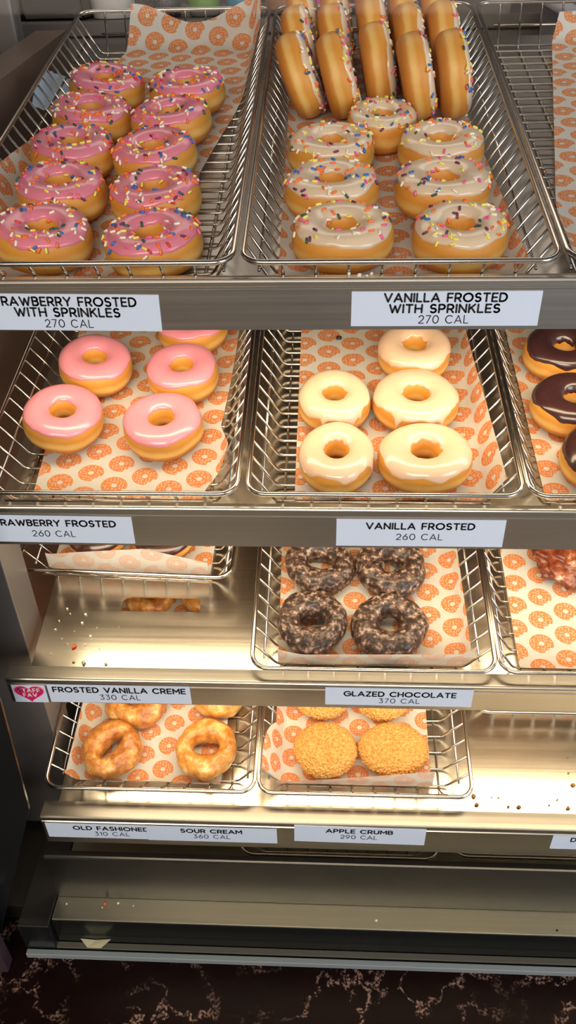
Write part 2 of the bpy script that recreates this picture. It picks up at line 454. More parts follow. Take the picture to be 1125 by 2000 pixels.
# ------------------------------------------------------------------ donuts
def ring_surface(R=.050, b=.0205, hole=.0128, n=2.55, seed=0, lump=.02, rough=0.0, holefn=None, flat=0.0):
    def surf(th, ph):
        ct, st = cos(th), sin(th)
        hr = holefn(th) if holefn else hole
        k = 1 + lump * noise.noise(Vector((ct * 1.1 + seed, st * 1.1, seed * 1.7)))
        rc, a = (R * k + hr) / 2, (R * k - hr) / 2
        e = 2 / n; c, s = cos(ph), sin(ph)
        r = rc + a * math.copysign(abs(c) ** e, c)
        z = b + b * math.copysign(abs(s) ** e, s) * (1 + .5 * lump * noise.noise(Vector((ct * 1.4, st * 1.4, seed + 9))) if s > 0 else 1)
        p = Vector((r * ct, r * st, z))
        if rough:
            q = noise.noise(p * 55 + Vector((seed, 0, 0))) + .5 * noise.noise(p * 120 + Vector((seed, 3, 0)))
            d = Vector((c * ct, c * st, s if s > -.3 else 0))
            p = p + d * rough * q
        return p
    def nrm(th, ph):
        h = .01
        u = surf(th + h, ph) - surf(th - h, ph); w = surf(th, ph + h) - surf(th, ph - h)
        return u.cross(w).normalized()
    return surf, nrm
def closed_ring(surf, nt=64, npx=32):
    bm = bmesh.new(); g = [[bm.verts.new(surf(2 * pi * a / nt, 2 * pi * b / npx)) for b in range(npx)] for a in range(nt)]
    for a in range(nt):
        for b in range(npx):
            bm.faces.new((g[a][b], g[(a + 1) % nt][b], g[(a + 1) % nt][(b + 1) % npx], g[a][(b + 1) % npx]))
    bm.normal_update()
    return bm
def mesh_of(name, bm, mat, smooth=True):
    me = bpy.data.meshes.new(name); bmesh.ops.recalc_face_normals(bm, faces=bm.faces)
    bm.to_mesh(me); bm.free(); me.materials.append(mat)
    if smooth:
        for p in me.polygons: p.use_smooth = True
    return me
def icing_bm(surf, nrm, out=30, inn=142, wav=11, seed=0, T=.0017, drips=(), nt=96, m=22):
    bm = bmesh.new(); g = []
    for a in range(nt):
        th = 2 * pi * a / nt
        c = Vector((cos(th) * 1.6, sin(th) * 1.6, seed))
        po = out + wav * noise.noise(c) * 1.6 + wav * .5 * noise.noise(c * 3)
        for t0, wd, dp in drips:
            dlt = (th - t0 + pi) % (2 * pi) - pi
            po -= dp * math.exp(-(dlt / wd) ** 2)
        pi_ = inn + wav * noise.noise(c * 1.3 + Vector((5, 5, 5)))
        row = []
        for b in range(m + 1):
            s = b / m; ph = radians(po + (pi_ - po) * s)
            off = T * (min(1.0, sin(pi * s) * 4) ** .6) - .0005
            row.append(bm.verts.new(surf(th, ph) + nrm(th, ph) * off))
        g.append(row)
    for a in range(nt):
        for b in range(m):
            bm.faces.new((g[a][b], g[(a + 1) % nt][b], g[(a + 1) % nt][b + 1], g[a][b + 1]))
    return bm
def sprinkle_mesh(name, mat):
    bm = bmesh.new(); L, r = .0033, .0014
    prof = [(r * .15, -L), (r * .8, -L + r * .45), (r, -L + r), (r, L - r), (r * .8, L - r * .45), (r * .15, L)]
    lathe(bm, prof, 7)
    me = bpy.data.meshes.new(name); bm.to_mesh(me); bm.free(); me.materials.append(mat)
    for p in me.polygons: p.use_smooth = True
    return me
SPR = {k: sprinkle_mesh('sprinkle', M['s_' + k]) for k in ('cream', 'yellow', 'orange', 'pink', 'blue', 'green', 'purple', 'red')}

SURF = [ring_surface(seed=s, lump=.05) for s in (1, 4, 8)]
DOUGH = [mesh_of('dough', closed_ring(s[0]), M['dough']) for s in SURF]
DOUGHT = [mesh_of('dough', closed_ring(s[0]), M['dough_top']) for s in SURF]
def icings(mat, **kw):
    return [mesh_of('icing', icing_bm(s[0], s[1], seed=j * 3 + 1, **kw), M[mat]) for j, s in enumerate(SURF)]
IC = {'pink': icings('pink'), 'pink_deep': icings('pink_deep', out=34), 'vanilla_dull': icings('vanilla_dull', out=36),
      'choc': icings('choc', out=22, wav=14, inn=164), 'vanilla': icings('vanilla', out=20, wav=20, drips=((4.2, .06, 40), (5.0, .10, 16), (5.3, .05, 20)))}

def sprinkles(parent, v, n, seed, weights, lo=30, hi=150, ths=None):
    rnd = random.Random(seed); surf, nrm = SURF[v]
    keys, w = zip(*weights)
    for _ in range(n):
        th = rnd.uniform(*(ths or (0, 2 * pi))); ph = radians(rnd.choice([rnd.uniform(lo, 95), rnd.uniform(lo, hi)]))
        nn = nrm(th, ph); p = surf(th, ph) + nn * .0019
        t = nn.orthogonal().normalized(); t = Matrix.Rotation(rnd.uniform(0, 2 * pi), 3, nn) @ t
        b = nn.cross(t)
        o = link('sprinkle', SPR[rnd.choices(keys, w)[0]], parent)
        o.matrix_local = Matrix(((b.x, nn.x, t.x, p.x), (b.y, nn.y, t.y, p.y), (b.z, nn.z, t.z, p.z), (0, 0, 0, 1)))
WT_PINK = [('cream', 26), ('yellow', 13), ('orange', 28), ('pink', 8), ('blue', 9), ('green', 8), ('purple', 4), ('red', 4)]
WT_VAN = [('cream', 22), ('yellow', 22), ('orange', 22), ('pink', 14), ('blue', 11), ('green', 6), ('purple', 9)]

nd = [0]
def donut(name, label, cat_group, i, x, s, kind, rz=0.0, sx=1.0, sy=1.0, spr=0, wts=None, extra=None, hb=.0108, v=None, dough=None, ths=None, sz=1.0):
    nd[0] += 1; k = nd[0]
    v = k % 3 if v is None else v
    t = empty(name, label, 'donut', cat_group)
    place(t, i, x, s, hb, 0, extra, (sx, sy, sz))
    d = link('dough', (dough or DOUGH)[v], t); d.rotation_euler = (0, 0, rz)
    ic = link('icing', IC[kind][v], t); ic.rotation_euler = (0, 0, rz)
    if spr: sprinkles(ic, v, spr, 100 + k, wts, ths=ths)
    return t
ordn = ['first', 'second', 'third', 'fourth', 'fifth']

# --- top shelf: pink with sprinkles, two columns of five
colA = [(-.297, .080), (-.300, .179), (-.308, .277), (-.306, .376), (-.304, .474)]
colB = [(-.176, .070), (-.188, .166), (-.204, .266), (-.197, .362), (-.188, .455)]
for nm, colm in (('beside the paper climbing the tray side', colA), ('beside the bare wires', colB)):
    for j, (x, s) in enumerate(colm):
        big = 1.05 if nm[7] == 't' else 1.04
        ex = Matrix.Rotation(radians((5 if colm is colA else -3) + random.uniform(-2, 2)), 4, 'Y') @ Matrix.Rotation(radians(random.uniform(-1, 2)), 4, 'X')
        donut('frosted_donut', f'pink sprinkled donut, {ordn[j]} from the front, column {nm}', 'pink sprinkled donuts on the top shelf',
              0, x, s, 'pink_deep', random.uniform(0, 6), 1.03, .92, 78, WT_PINK, ex, hb=.0105 + (.004 if colm is colA else .003), dough=DOUGHT)
# --- top shelf: vanilla with sprinkles, lying flat
flat = [(.018, .084, 1.06, 'first from the front, on the pink donuts tray side'), (.139, .082, 1.0, 'first from the front, beside the wide paper margin'),
        (.007, .184, 1.06, 'second from the front, on the pink donuts tray side'), (.130, .184, 1.07, 'second from the front, on the empty tray side'),
        (.006, .280, 1.04, 'third from the front, on the pink donuts tray side'), (.137, .280, 1.03, 'third from the front, on the empty tray side'),
        (.070, .350, .89, 'single one at the back between columns, against the upright donuts')]
for j, (x, s, sx, lb) in enumerate(flat):
    donut('frosted_donut', f'flat vanilla sprinkled donut, {lb}' if 'one' not in lb else 'vanilla sprinkled donut lying flat against the foot of the upright donuts', 'vanilla sprinkled donuts lying flat',
          0, x, s, 'vanilla_dull', random.uniform(0, 6), sx, .95 if j < 6 else .89, 66, WT_VAN, Matrix.Rotation(radians(random.uniform(-2, 2)), 4, 'Y'), dough=DOUGHT)
# --- top shelf: vanilla with sprinkles standing on edge, in three rows
def upright(x, s, lean, yaw, label, hc, n):
    ex = Matrix.Rotation(radians(yaw), 4, 'Z') @ Matrix.Rotation(radians(90 - lean), 4, 'Y') @ Matrix.Translation((0, 0, -.0205))
    donut('frosted_donut', label, 'vanilla sprinkled donuts standing on edge', 0, x, s, 'vanilla_dull', random.uniform(0, 6), 1.02, 1.02, n, WT_VAN, ex, hb=hc, dough=DOUGHT, sz=.95)
ro = ['tilted furthest, at the wall beside the pink donuts', 'second from the pink donuts', 'in the middle', 'second from the empty tray', 'at the wall beside the empty tray']
for j, (x, s, lean, yaw) in enumerate([(-.033, .434, 21, 4), (.016, .430, 16, 4), (.068, .460, 11, 3), (.116, .424, 14, 2), (.163, .430, 11, 2)]):
    upright(x, s, lean, yaw, f'standing vanilla sprinkled donut, front row, {ro[j]}', .0615, 70)
for j, (x, s, lean, yaw) in enumerate([(-.034, .540, 16, 1), (.014, .535, 12, 2), (.066, .563, 9, 2), (.113, .536, 7, 2), (.160, .536, 8, 2)]):
    upright(x, s, lean, yaw, f'standing vanilla sprinkled donut, second row, {ro[j]}', .0615, 50)
for j, (x, s, lean, yaw) in enumerate([(-.032, .645, 14, 0), (.016, .635, 11, 0), (.064, .668, 8, 0), (.112, .646, 7, 0), (.158, .642, 7, 0)]):
    upright(x, s, lean, yaw, f'standing vanilla sprinkled donut, hindmost row, {ro[j]}', .0615, 40)

# --- second shelf
g = 'plain pink frosted donuts on the second shelf'
for x, s, rz, sc, tl, lb in [(-.327, .142, .3, .99, 8, 'plain pink donut at the front beside the tray side wires'), (-.199, .134, 1.2, .99, 0, 'plain pink donut at the front, glossiest, near the paper corner'),
                     (-.308, .246, 2.2, .98, 8, 'plain pink donut behind the one beside the side wires'), (-.187, .236, 4, .97, 0, 'plain pink donut in the middle, its icing nicked near the hole'),
                     (-.186, .337, 5, .98, 0, 'plain pink donut at the back, half hidden by the sign above')]:
    donut('frosted_donut', lb, g, 1, x, s, 'pink', rz, sc, sc, extra=Matrix.Rotation(radians(tl), 4, 'Y'), hb=.0100 + (.006 if tl > 5 else 0))
g = 'plain white vanilla frosted donuts on the second shelf'
for x, s, rz, sx, sy, lb in [(.015, .079, 1.7, .90, .97, 'white vanilla donut at the front beside the bare wires'), (.118, .079, 2.4, 1.10, .96, 'wide white vanilla donut at the front, second from the bare wires'),
                             (.013, .179, .2, .91, .95, 'white vanilla donut in the middle row beside the bare wires'), (.115, .179, .0, 1.06, 1.0, 'white vanilla donut with dripping icing in the middle row'),
                             (.120, .278, 3.6, .99, .98, 'white vanilla donut at the back of its tray, alone in its row')]:
    donut('frosted_donut', lb, g, 1, x, s, 'vanilla', rz, sx, sy)
g = 'dark chocolate frosted donuts on the second shelf'
for x, s, rz, sx, sy, lb in [(.322, .080, 0, .93, .96, 'chocolate frosted donut at the front of its tray'), (.310, .175, 1, 1.06, .95, 'chocolate frosted donut second from the front, with pale flecks'),
                             (.316, .277, 2, 1.02, .95, 'chocolate frosted donut third from the front, with a bald spot'), (.376, .364, 3, .88, .88, 'chocolate frosted donut at the back, only its golden edge visible')]:
    donut('frosted_donut', lb, g, 1, x, s, 'choc', rz, sx, sy)

# --- third shelf: glazed chocolate cake rings
def cake(name, label, group, i, x, s, mesh, rz=0.0, sc=1.0, hb=.0100, part='cake'):
    t = empty(name, label, 'donut', group); place(t, i, x, s, hb, rz, None, (sc, sc, 1))
    link(part, mesh, t); return t
def ring_mesh(seed, mat, **kw):
    s = ring_surface(seed=seed, **kw); return mesh_of('glazed_cake', closed_ring(s[0], 120, 60), M[mat])
g = 'glazed chocolate donuts on the third shelf'
for j, (x, s, sd, hf, lb) in enumerate([(-.013, .084, 2, lambda t: .013 + .004 * cos(2 * t), 'glazed chocolate donut at the front beside the turned up paper corner'),
                                   (.089, .080, 5, lambda t: .014 + .003 * sin(t), 'glazed chocolate donut at the front, its hole open wide'),
                                   (-.004, .179, 7, lambda t: .014 + .004 * cos(2 * t + .5), 'glazed chocolate donut at the back with paper showing through its hole'),
                                   (.096, .176, 11, lambda t: .0115 + .003 * cos(3 * t), 'glazed chocolate donut at the back with the whitest flecks')]):
    cake('glazed_chocolate_donut', lb, g, 2, x, s, ring_mesh(sd, 'chococake', R=.0485, b=.0185, n=2.05, lump=.10, rough=.0021, holefn=hf))
# fritter
def fritter_bm():
    bm = bmesh.new(); bmesh.ops.create_icosphere(bm, subdivisions=5, radius=1)
    for v in bm.verts:
        p = v.co.copy(); q = noise.noise(p * 2.2) * .22 + noise.noise(p * 5) * .14 + noise.noise(p * 11) * .05
        k = 1 + q
        v.co = Vector((p.x * .052 * k, p.y * .046 * k, max(0, .020 + p.z * .020 * k)))
    return bm
cake('fritter', 'reddish brown glazed fritter at the end of the third shelf', None, 2, .352, .192, mesh_of('glazed_dough', fritter_bm(), M['fritter']), hb=.0095)
# pushed back tray: creme donuts without a hole
def puff_profile(R, b, n=2.3, seed=0, lump=.04):
    def surf(th, ph):
        ct, st = cos(th), sin(th); e = 2 / n
        k = 1 + lump * noise.noise(Vector((ct + seed, st, seed)))
        c, s = max(0.0, cos(ph)), sin(ph)
        return Vector((R * k * c ** e * ct, R * k * c ** e * st, b + b * math.copysign(abs(s) ** e, s)))
    return surf
def puff_bm(surf, p0=-90, p1=90, nt=64, m=28, off=0.0):
    bm = bmesh.new(); g = []
    for a in range(nt):
        row = []
        for b in range(m + 1):
            ph = radians(p0 + (p1 - p0) * min(b, m - .02) / m if b else p0 + (.02 if p0 < -80 else 0)); p = surf(2 * pi * a / nt, ph)
            if off: p = p + Vector((p.x * .02, p.y * .02, 0)) + Vector((0, 0, off)) * min(1, b / 3)
            row.append(bm.verts.new(p))
        g.append(row)
    for a in range(nt):
        for b in range(m): bm.faces.new((g[a][b], g[(a + 1) % nt][b], g[(a + 1) % nt][b + 1], g[a][b + 1]))
    return bm
ps = puff_profile(.046, .0195)
PUFF = mesh_of('dough', puff_bm(ps), M['dough']); PUFFI = mesh_of('icing', puff_bm(ps, 15, 90, off=.0014), M['choc'])
for x, s, lb in [(-.330, .232, 'filled chocolate topped donut in the pushed back tray, beside the post'), (-.232, .228, 'filled chocolate topped donut in the pushed back tray, behind the paper peak')]:
    t = empty('filled_donut', lb, 'donut', 'filled donuts in the pushed back tray'); place(t, 2, x, s, .0098)
    link('dough', PUFF, t); link('icing', PUFFI, t)

# --- fourth shelf: old fashioned / sour cream rings
g = 'glazed cake donuts on the fourth shelf'
sup = lambda a, b, r: (lambda t: 1 / ((abs(cos(t - r)) / a) ** 2.6 + (abs(sin(t - r)) / b) ** 2.6) ** (1 / 2.6))
for x, s, sd, mat, hf, R, lb in [(-.314, .070, 3, 'oldfash', sup(.021, .007, .95), .0445, 'brown glazed donut at the front with a slanted slit hole'),
                                 (-.172, .074, 6, 'sourcream', sup(.020, .011, .0), .0465, 'golden glazed donut at the front with a wide flat hole'),
                                 (-.291, .153, 9, 'oldfash', sup(.012, .012, 0), .049, 'brown glazed donut at the back, mostly under the sign above'),
                                 (-.160, .166, 12, 'sourcream', sup(.012, .012, 0), .044, 'smooth golden glazed donut at the back, mostly under the sign above')]:
    cake('glazed_cake_donut', lb, g, 3, x, s, ring_mesh(sd, mat, R=R, b=.0185, n=2.05, lump=.12, rough=.0026, holefn=hf))
for x, s, sd, mat, lb in [(-.305, .255, 14, 'oldfash', 'brown glazed donut seen through the slot, third row beside the post'), (-.205, .262, 17, 'oldfash', 'brown glazed donut seen through the slot, third row'),
                      (-.300, .352, 19, 'oldfash', 'brown glazed donut deep in its tray, fourth row beside the post'), (-.200, .358, 21, 'sourcream', 'golden glazed donut deep in its tray, fourth row')]:
    cake('glazed_cake_donut', lb, g, 3, x, s, ring_mesh(sd, mat, R=.046, b=.0185, n=2.05, lump=.12, rough=.0026, hole=.012))
# --- fourth shelf: crumb topped, no hole
def crumb_bm(surf, seed, nt=300, m=84, p0=-6):
    bm = bmesh.new(); g = []
    for a in range(nt):
        th = 2 * pi * a / nt; row = []
        q0 = p0 + 9 * noise.noise(Vector((cos(th) * 2, sin(th) * 2, seed)))
        for b in range(m + 1):
            ph = radians(q0 + (90 - q0) * min(b / m, .9995)); p = surf(th, ph)
            d = noise.voronoi(p * 290 + Vector((seed, 0, 0)))[0][0]
            n = Vector((p.x, p.y, (p.z - .0195) * 2.4)).normalized()
            row.append(bm.verts.new(p + n * (.0006 + .0048 * max(0.0, .74 - d) if b else 0)))
        g.append(row)
    for a in range(nt):
        for b in range(m): bm.faces.new((g[a][b], g[(a + 1) % nt][b], g[(a + 1) % nt][b + 1], g[a][b + 1]))
    return bm
CR = mesh_of('crumb_topping', crumb_bm(ps, 2), M['crumb'])
g = 'yellow crumb donuts on the fourth shelf'
for x, s, rz, sx, sy, lb in [(.006, .075, 0, .98, .88, 'yellow crumb donut at the front beside the curled paper corner'), (.107, .078, 2, 1.07, .85, 'wide yellow crumb donut at the front beside the bare wires'),
                             (.000, .166, 4, .94, .88, 'yellow crumb donut at the back showing its orange underside'), (.094, .166, 5, .94, .88, 'yellow crumb donut at the back, crumbs reaching its lower edge')]:
    t = empty('crumb_donut', lb, 'donut', g); place(t, 3, x, s, .0098, 0, None, (sx, sy, 1))
    for nm, me in (('dough', PUFF), ('crumb_topping', CR)):
        o = link(nm, me, t); o.rotation_euler = (0, 0, rz)

# ------------------------------------------------------------------ shelves
LIPY = [.730, .690, .645, .615]; LIPZ = [1.2504, 1.0069, .7745, .5222]; LIPB = [1.1986, .9536, .7317, .4606]
XL, XR = -.397, 1.05
shl = ['top steel shelf under the sprinkled donuts', 'second steel shelf under the plain pink and white donuts', 'third steel shelf with a bare stretch and a cut-out slot', 'lowest steel shelf under the cake and crumb donuts']
for i in range(4):
    t = empty('display_shelf', shl[i], 'shelf', 'steel shelves of the display case')
    # plate (sloping), a slot in the third one
    bm = bmesh.new()
    x0, x1, s0, s1 = XL + .010, XR, -.004, .755
    outer = [(x0, s0), (x1, s0), (x1, s1), (x0, s1)]
    loops = [outer]
    if i == 2:
        a0, a1, b0, b1, rr = -.282, -.171, .116, .140, .010
        hole = [(a0, b0), (a1, b0)] + [(a1 - rr + rr * cos(radians(q)), b1 - rr + rr * sin(radians(q))) for q in (0, 30, 60, 90)] + [(a0 + rr - rr * sin(radians(q)), b1 - rr + rr * cos(radians(q))) for q in (0, 30, 60, 90)]
        loops.append(hole)
    es = []
    for lp in loops:
        vs = [bm.verts.new((x, s, -.0004)) for x, s in lp]
        es += [bm.edges.new((vs[k], vs[(k + 1) % len(vs)])) for k in range(len(vs))]
    bmesh.ops.triangle_fill(bm, edges=es, use_beauty=True)
    ext = bmesh.ops.extrude_face_region(bm, geom=bm.faces[:])
    bmesh.ops.translate(bm, vec=(0, 0, -.0026), verts=[v for v in ext['geom'] if isinstance(v, bmesh.types.BMVert)])
    bmesh.ops.recalc_face_normals(bm, faces=bm.faces)
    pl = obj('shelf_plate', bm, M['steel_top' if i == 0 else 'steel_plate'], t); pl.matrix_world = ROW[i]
    # front lip: flat top, rolled edge, face for the signs
    y, z, zb = LIPY[i], LIPZ[i], LIPB[i]
    dp = (.011, .011, .0225, .0265)[i]
    prof = [(y + dp, z - .026), (y + dp, z - .001), (y + dp - .001, z)]
    prof += [(y + .0035 - .0035 * sin(radians(q)), z - .0035 + .0035 * cos(radians(q))) for q in (0, 22, 45, 67, 90)]
    prof += [(y, z - .0075), (y + .0012, z - .0085), (y + .0012, z - .0105), (y, z - .0115), (y, zb), (y + .0085, zb), (y + .0085, z - .026)]
    bm = extrude_x(bmesh.new(), prof, XL, XR)
    obj('shelf_lip', bm, M['steel'], t)

# ------------------------------------------------------------------ lettering: a rounded stroke alphabet
def arc(cx, cy_, rx, ry, a0, a1, n=14):
    return [(cx + rx * cos(radians(a0 + (a1 - a0) * k / n)), cy_ + ry * sin(radians(a0 + (a1 - a0) * k / n))) for k in range(n + 1)]
GL = {
 'A': (.86, [[(0, 0), (.43, 1), (.86, 0)], [(.17, .30), (.69, .30)]]),
 'B': (.62, [[(0, 0), (0, 1), (.34, 1)] + arc(.34, .765, .24, .235, 90, -90) + [(0, .53)], [(.34, .53)] + arc(.36, .265, .26, .265, 90, -90) + [(0, 0)]]),
 'C': (.84, [arc(.48, .5, .48, .5, 48, 312, 24)]),
 'D': (.76, [[(0, 0), (0, 1), (.28, 1)] + arc(.28, .5, .48, .5, 90, -90, 20) + [(0, 0)]]),
 'E': (.54, [[(.54, 1), (0, 1), (0, 0), (.54, 0)], [(0, .5), (.48, .5)]]),
 'F': (.54, [[(.54, 1), (0, 1), (0, 0)], [(0, .48), (.48, .48)]]),
 'G': (.90, [arc(.49, .5, .49, .5, 48, 360, 26) + [(.56, .5)]]),
 'H': (.70, [[(0, 0), (0, 1)], [(.70, 0), (.70, 1)], [(0, .5), (.70, .5)]]),
 'I': (.0, [[(0, 0), (0, 1)]]),
 'K': (.64, [[(0, 0), (0, 1)], [(.60, 1), (.02, .42)], [(.22, .62), (.64, 0)]]),
 'L': (.52, [[(0, 1), (0, 0), (.52, 0)]]),
 'M': (.86, [[(0, 0), (0, 1), (.43, .35), (.86, 1), (.86, 0)]]),
 'N': (.72, [[(0, 0), (0, 1), (.72, 0), (.72, 1)]]),
 'O': (1.0, [arc(.5, .5, .5, .5, 0, 360, 32)]),
 'P': (.60, [[(0, 0), (0, 1), (.32, 1)] + arc(.32, .71, .28, .29, 90, -90) + [(0, .42)]]),
 'R': (.62, [[(0, 0), (0, 1), (.32, 1)] + arc(.32, .71, .28, .29, 90, -90) + [(0, .42)], [(.32, .42), (.62, 0)]]),
 'S': (.60, [arc(.30, .745, .27, .255, 40, 250, 16) + arc(.30, .255, .29, .265, 80, -145, 16)]),
 'T': (.66, [[(0, 1), (.66, 1)], [(.33, 1), (.33, 0)]]),
 'U': (.68, [[(0, 1), (0, .34)] + arc(.34, .34, .34, .34, 180, 360, 16) + [(.68, 1)]]),
 'V': (.80, [[(0, 1), (.40, 0), (.80, 1)]]),
 'W': (1.14, [[(0, 1), (.30, 0), (.57, .85), (.84, 0), (1.14, 1)]]),
 'Y': (.74, [[(0, 1), (.37, .46), (.74, 1)], [(.37, .46), (.37, 0)]]),
 'Z': (.62, [[(0, 1), (.62, 1), (0, 0), (.62, 0)]]),
 '0': (.70, [arc(.35, .5, .35, .5, 0, 360, 28)]),
 '1': (.20, [[(0, .86), (.2, 1), (.2, 0)]]),
 '2': (.60, [arc(.30, .70, .29, .30, 165, -35, 16) + [(0, 0), (.60, 0)]]),
 '3': (.58, [[(.03, 1), (.54, 1), (.26, .60)] + arc(.27, .30, .30, .30, 90, -140, 16)]),
 '6': (.62, [[(.46, 1), (.07, .48)], arc(.31, .31, .31, .31, 0, 360, 22)]),
 '7': (.56, [[(0, 1), (.56, 1), (.14, 0)]]),
 '9': (.62, [[(.16, 0), (.55, .52)], arc(.31, .69, .31, .31, 0, 360, 22)]),
 '4': (.62, [[(.48, 0), (.48, 1), (0, .3), (.62, .3)]]),
}
def stroke(bm, pts, w, y):
    r = w / 2
    for k in range(len(pts)):
        ax, az = pts[k]
        m = 10
        c = [bm.verts.new((ax + r * cos(2 * pi * j / m), y, az + r * sin(2 * pi * j / m))) for j in range(m)]
        bm.faces.new(c)
        if k + 1 < len(pts):
            bx_, bz = pts[k + 1]; L = hypot(bx_ - ax, bz - az)
            if L < 1e-7: continue
            nx, nz = -(bz - az) / L * r, (bx_ - ax) / L * r
            bm.faces.new([bm.verts.new(p) for p in ((ax + nx, y, az + nz), (ax - nx, y, az - nz), (bx_ - nx, y, bz - nz), (bx_ + nx, y, bz + nz))])
def text_width(s, gap, sp): return sum((sp if c == ' ' else GL[c][0]) + gap for c in s) - gap
def lettering(bm, s, xc, zbase, cap, width, wt, y, gap=.32, sp=.30, skip=0):
    k = width / text_width(s, gap, sp)
    x = xc - width / 2
    for j, c in enumerate(s):
        if c == ' ': x += (sp + gap) * k; continue
        for pl in GL[c][1]:
            if j >= skip: stroke(bm, [(x + px * k, zbase + pz * cap) for px, pz in pl], wt, y)
        x += (GL[c][0] + gap) * k
CARDS = 'white name cards on the shelf fronts'
def card(i, x0, x1, z0, z1, lines, cal, label, dy=0.0, cx=None, rot=0.0):
    y = LIPY[i] - .0004 - dy
    t = empty('name_card', label, 'label', CARDS)
    xm, zm = (x0 + x1) / 2, (z0 + z1) / 2
    t.location = (xm, y, zm); t.rotation_euler = (0, rot, 0)
    w, h = (x1 - x0) / 2, (z1 - z0) / 2
    obj('card', box(bmesh.new(), -w, w, -.0006, 0, -h, h), M['card'], t)
    bm = bmesh.new()
    for s, xc, zb, cap, wd, wt in lines: lettering(bm, s, xc - xm, zb - zm, cap, wd, wt, -.0009)
    obj('name_lettering', bm, M['ink'], t, label='bold black lettering')
    s, xc, zb, cap, wd = cal
    if s:
        bm = bmesh.new(); lettering(bm, s, xc - xm, zb - zm, cap, wd, cap * .125, -.0009)
        obj('calorie_lettering', bm, M['ink_grey'], t, label='thin black lettering')
    return t
B = .0019
card(0, -.355, -.163, 1.199, 1.2365, [('STRAWBERRY FROSTED', -.2615, 1.2250, .0082, .150, B), ('WITH SPRINKLES', -.2565, 1.2140, .0082, .105, B)], ('270 CAL', -.2565, 1.2025, .0078, .048), 'name card reading strawberry frosted with sprinkles', rot=radians(.8))
card(0, .026, .2085, 1.2025, 1.2375, [('VANILLA FROSTED', .1165, 1.2275, .0078, .117, B), ('WITH SPRINKLES', .1165, 1.2165, .0078, .106, B)], ('270 CAL', .1165, 1.2055, .0078, .048), 'name card reading vanilla frosted with sprinkles')
card(1, -.400, -.2155, .9575, .9955, [('STRAWBERRY FROSTED', -.3085, .9815, .0078, .147, B)], ('260 CAL', -.308, .9665, .0080, .049), 'name card reading strawberry frosted, on the second shelf', rot=radians(.5))
card(1, .015, .2015, .9570, .9945, [('VANILLA FROSTED', .108, .9815, .0078, .119, B)], ('260 CAL', .108, .9665, .0080, .051), 'name card reading vanilla frosted, on the second shelf')
card(2, -.346, -.1645, .7335, .7660, [('FROSTED VANILLA CREME', -.255, .7530, .0085, .168, B * 1.05)], ('330 CAL', -.255, .7400, .0085, .051), 'name card reading frosted vanilla creme beside the heart', rot=radians(-.2))
card(2, .0045, .186, .7385, .7695, [('GLAZED CHOCOLATE', .0965, .7555, .0078, .137, B)], ('370 CAL', .0965, .7435, .0078, .050), 'name card reading glazed chocolate')
card(3, -.3925, -.2350, .4745, .5085, [('OLD FASHIONED', -.2985, .4950, .0080, .108, B * 1.05)], ('310 CAL', -.2985, .4815, .0085, .050), 'name card reading old fashioned, its end covered by the next card')
card(3, -.2470, -.0615, .4750, .5105, [('SOUR CREAM', -.1545, .4970, .0080, .086, B * 1.05)], ('360 CAL', -.1545, .4835, .0085, .052), 'name card reading sour cream', dy=.0012)
card(3, -.0370, .1465, .4795, .5180, [('APPLE CRUMB', .0540, .5040, .0080, .092, B * 1.05)], ('290 CAL', .0540, .4900, .0085, .051), 'name card reading apple crumb', rot=radians(.6))
card(3, .3210, .5000, .4790, .5110, [('D', .3500, .4980, .0085, .0066, B * 1.05)], ('', 0, 0, 0, 0), 'name card cut off at the edge, beginning with the letter D')
# heart card
t = empty('heart_card', 'small white card with a magenta heart reading staff fav', 'label')
t.location = (-.3705, LIPY[2] - .0004, .7485)
obj('card', box(bmesh.new(), -.0215, .0215, -.0006, 0, -.0165, .0150), M['card'], t)
def heart(sc, y):
    bm = bmesh.new(); vs = []
    for k in range(60):
        a = 2 * pi * k / 60
        vs.append(bm.verts.new((sc * 16 * sin(a) ** 3, y, sc * .86 * (13 * cos(a) - 5 * cos(2 * a) - 2 * cos(3 * a) - cos(4 * a)) + .0012)))
    bm.faces.new(vs[::-1]); return bm
obj('heart_outline', heart(.00126, -.0008), M['pinkline'], t, label='pale pink heart outline')
obj('heart', heart(.00116, -.0010), M['magenta'], t, label='magenta heart')
bm = bmesh.new(); lettering(bm, 'STAFF', 0, .0034, .0060, .0275, .0014, -.0012, .42); lettering(bm, 'FAV', 0, -.0054, .0060, .0170, .0014, -.0012, .42)
obj('heart_lettering', bm, M['white'], t, label='white bubble lettering')

# ------------------------------------------------------------------ the case around the shelves
case = empty('display_case', 'stainless steel donut display case standing behind the dark counter', 'display case')
bm = bmesh.new(); extrude_x(bm, [(.79, .334), (1.47, .334), (1.47, 1.412), (.79, 1.345)], -.478, -.427)
obj('side_panel', bm, M['steel_wall'], case, label='brown tinted steel side wall')
obj('corner_post', box(bmesh.new(), -.56, -.4, .725, .785, .334, 1.30, .0015), M['steel_post'], case)
obj('base_deck', box(bmesh.new(), -.404, XR, .565, 1.45, .27, .3335, .0015), M['steel_low'], case)
obj('base_end_block', box(bmesh.new(), -.452, -.4055, .553, .86, .264, .3345, .001), M['steel_kick'], case)
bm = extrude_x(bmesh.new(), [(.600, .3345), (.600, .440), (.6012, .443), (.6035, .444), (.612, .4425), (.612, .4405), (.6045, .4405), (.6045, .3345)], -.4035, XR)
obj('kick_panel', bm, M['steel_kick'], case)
obj('glass_track', box(bmesh.new(), -.45, XR, .5425, .5510, .2585, .2700, .001), M['alu'], case)
obj('rear_track', box(bmesh.new(), -.45, XR, .5545, .5640, .2585, .2690, .001), M['rear_track'], case)
GY0, GZ0, GY1, GZ1 = .5525, .262, .700, 1.62
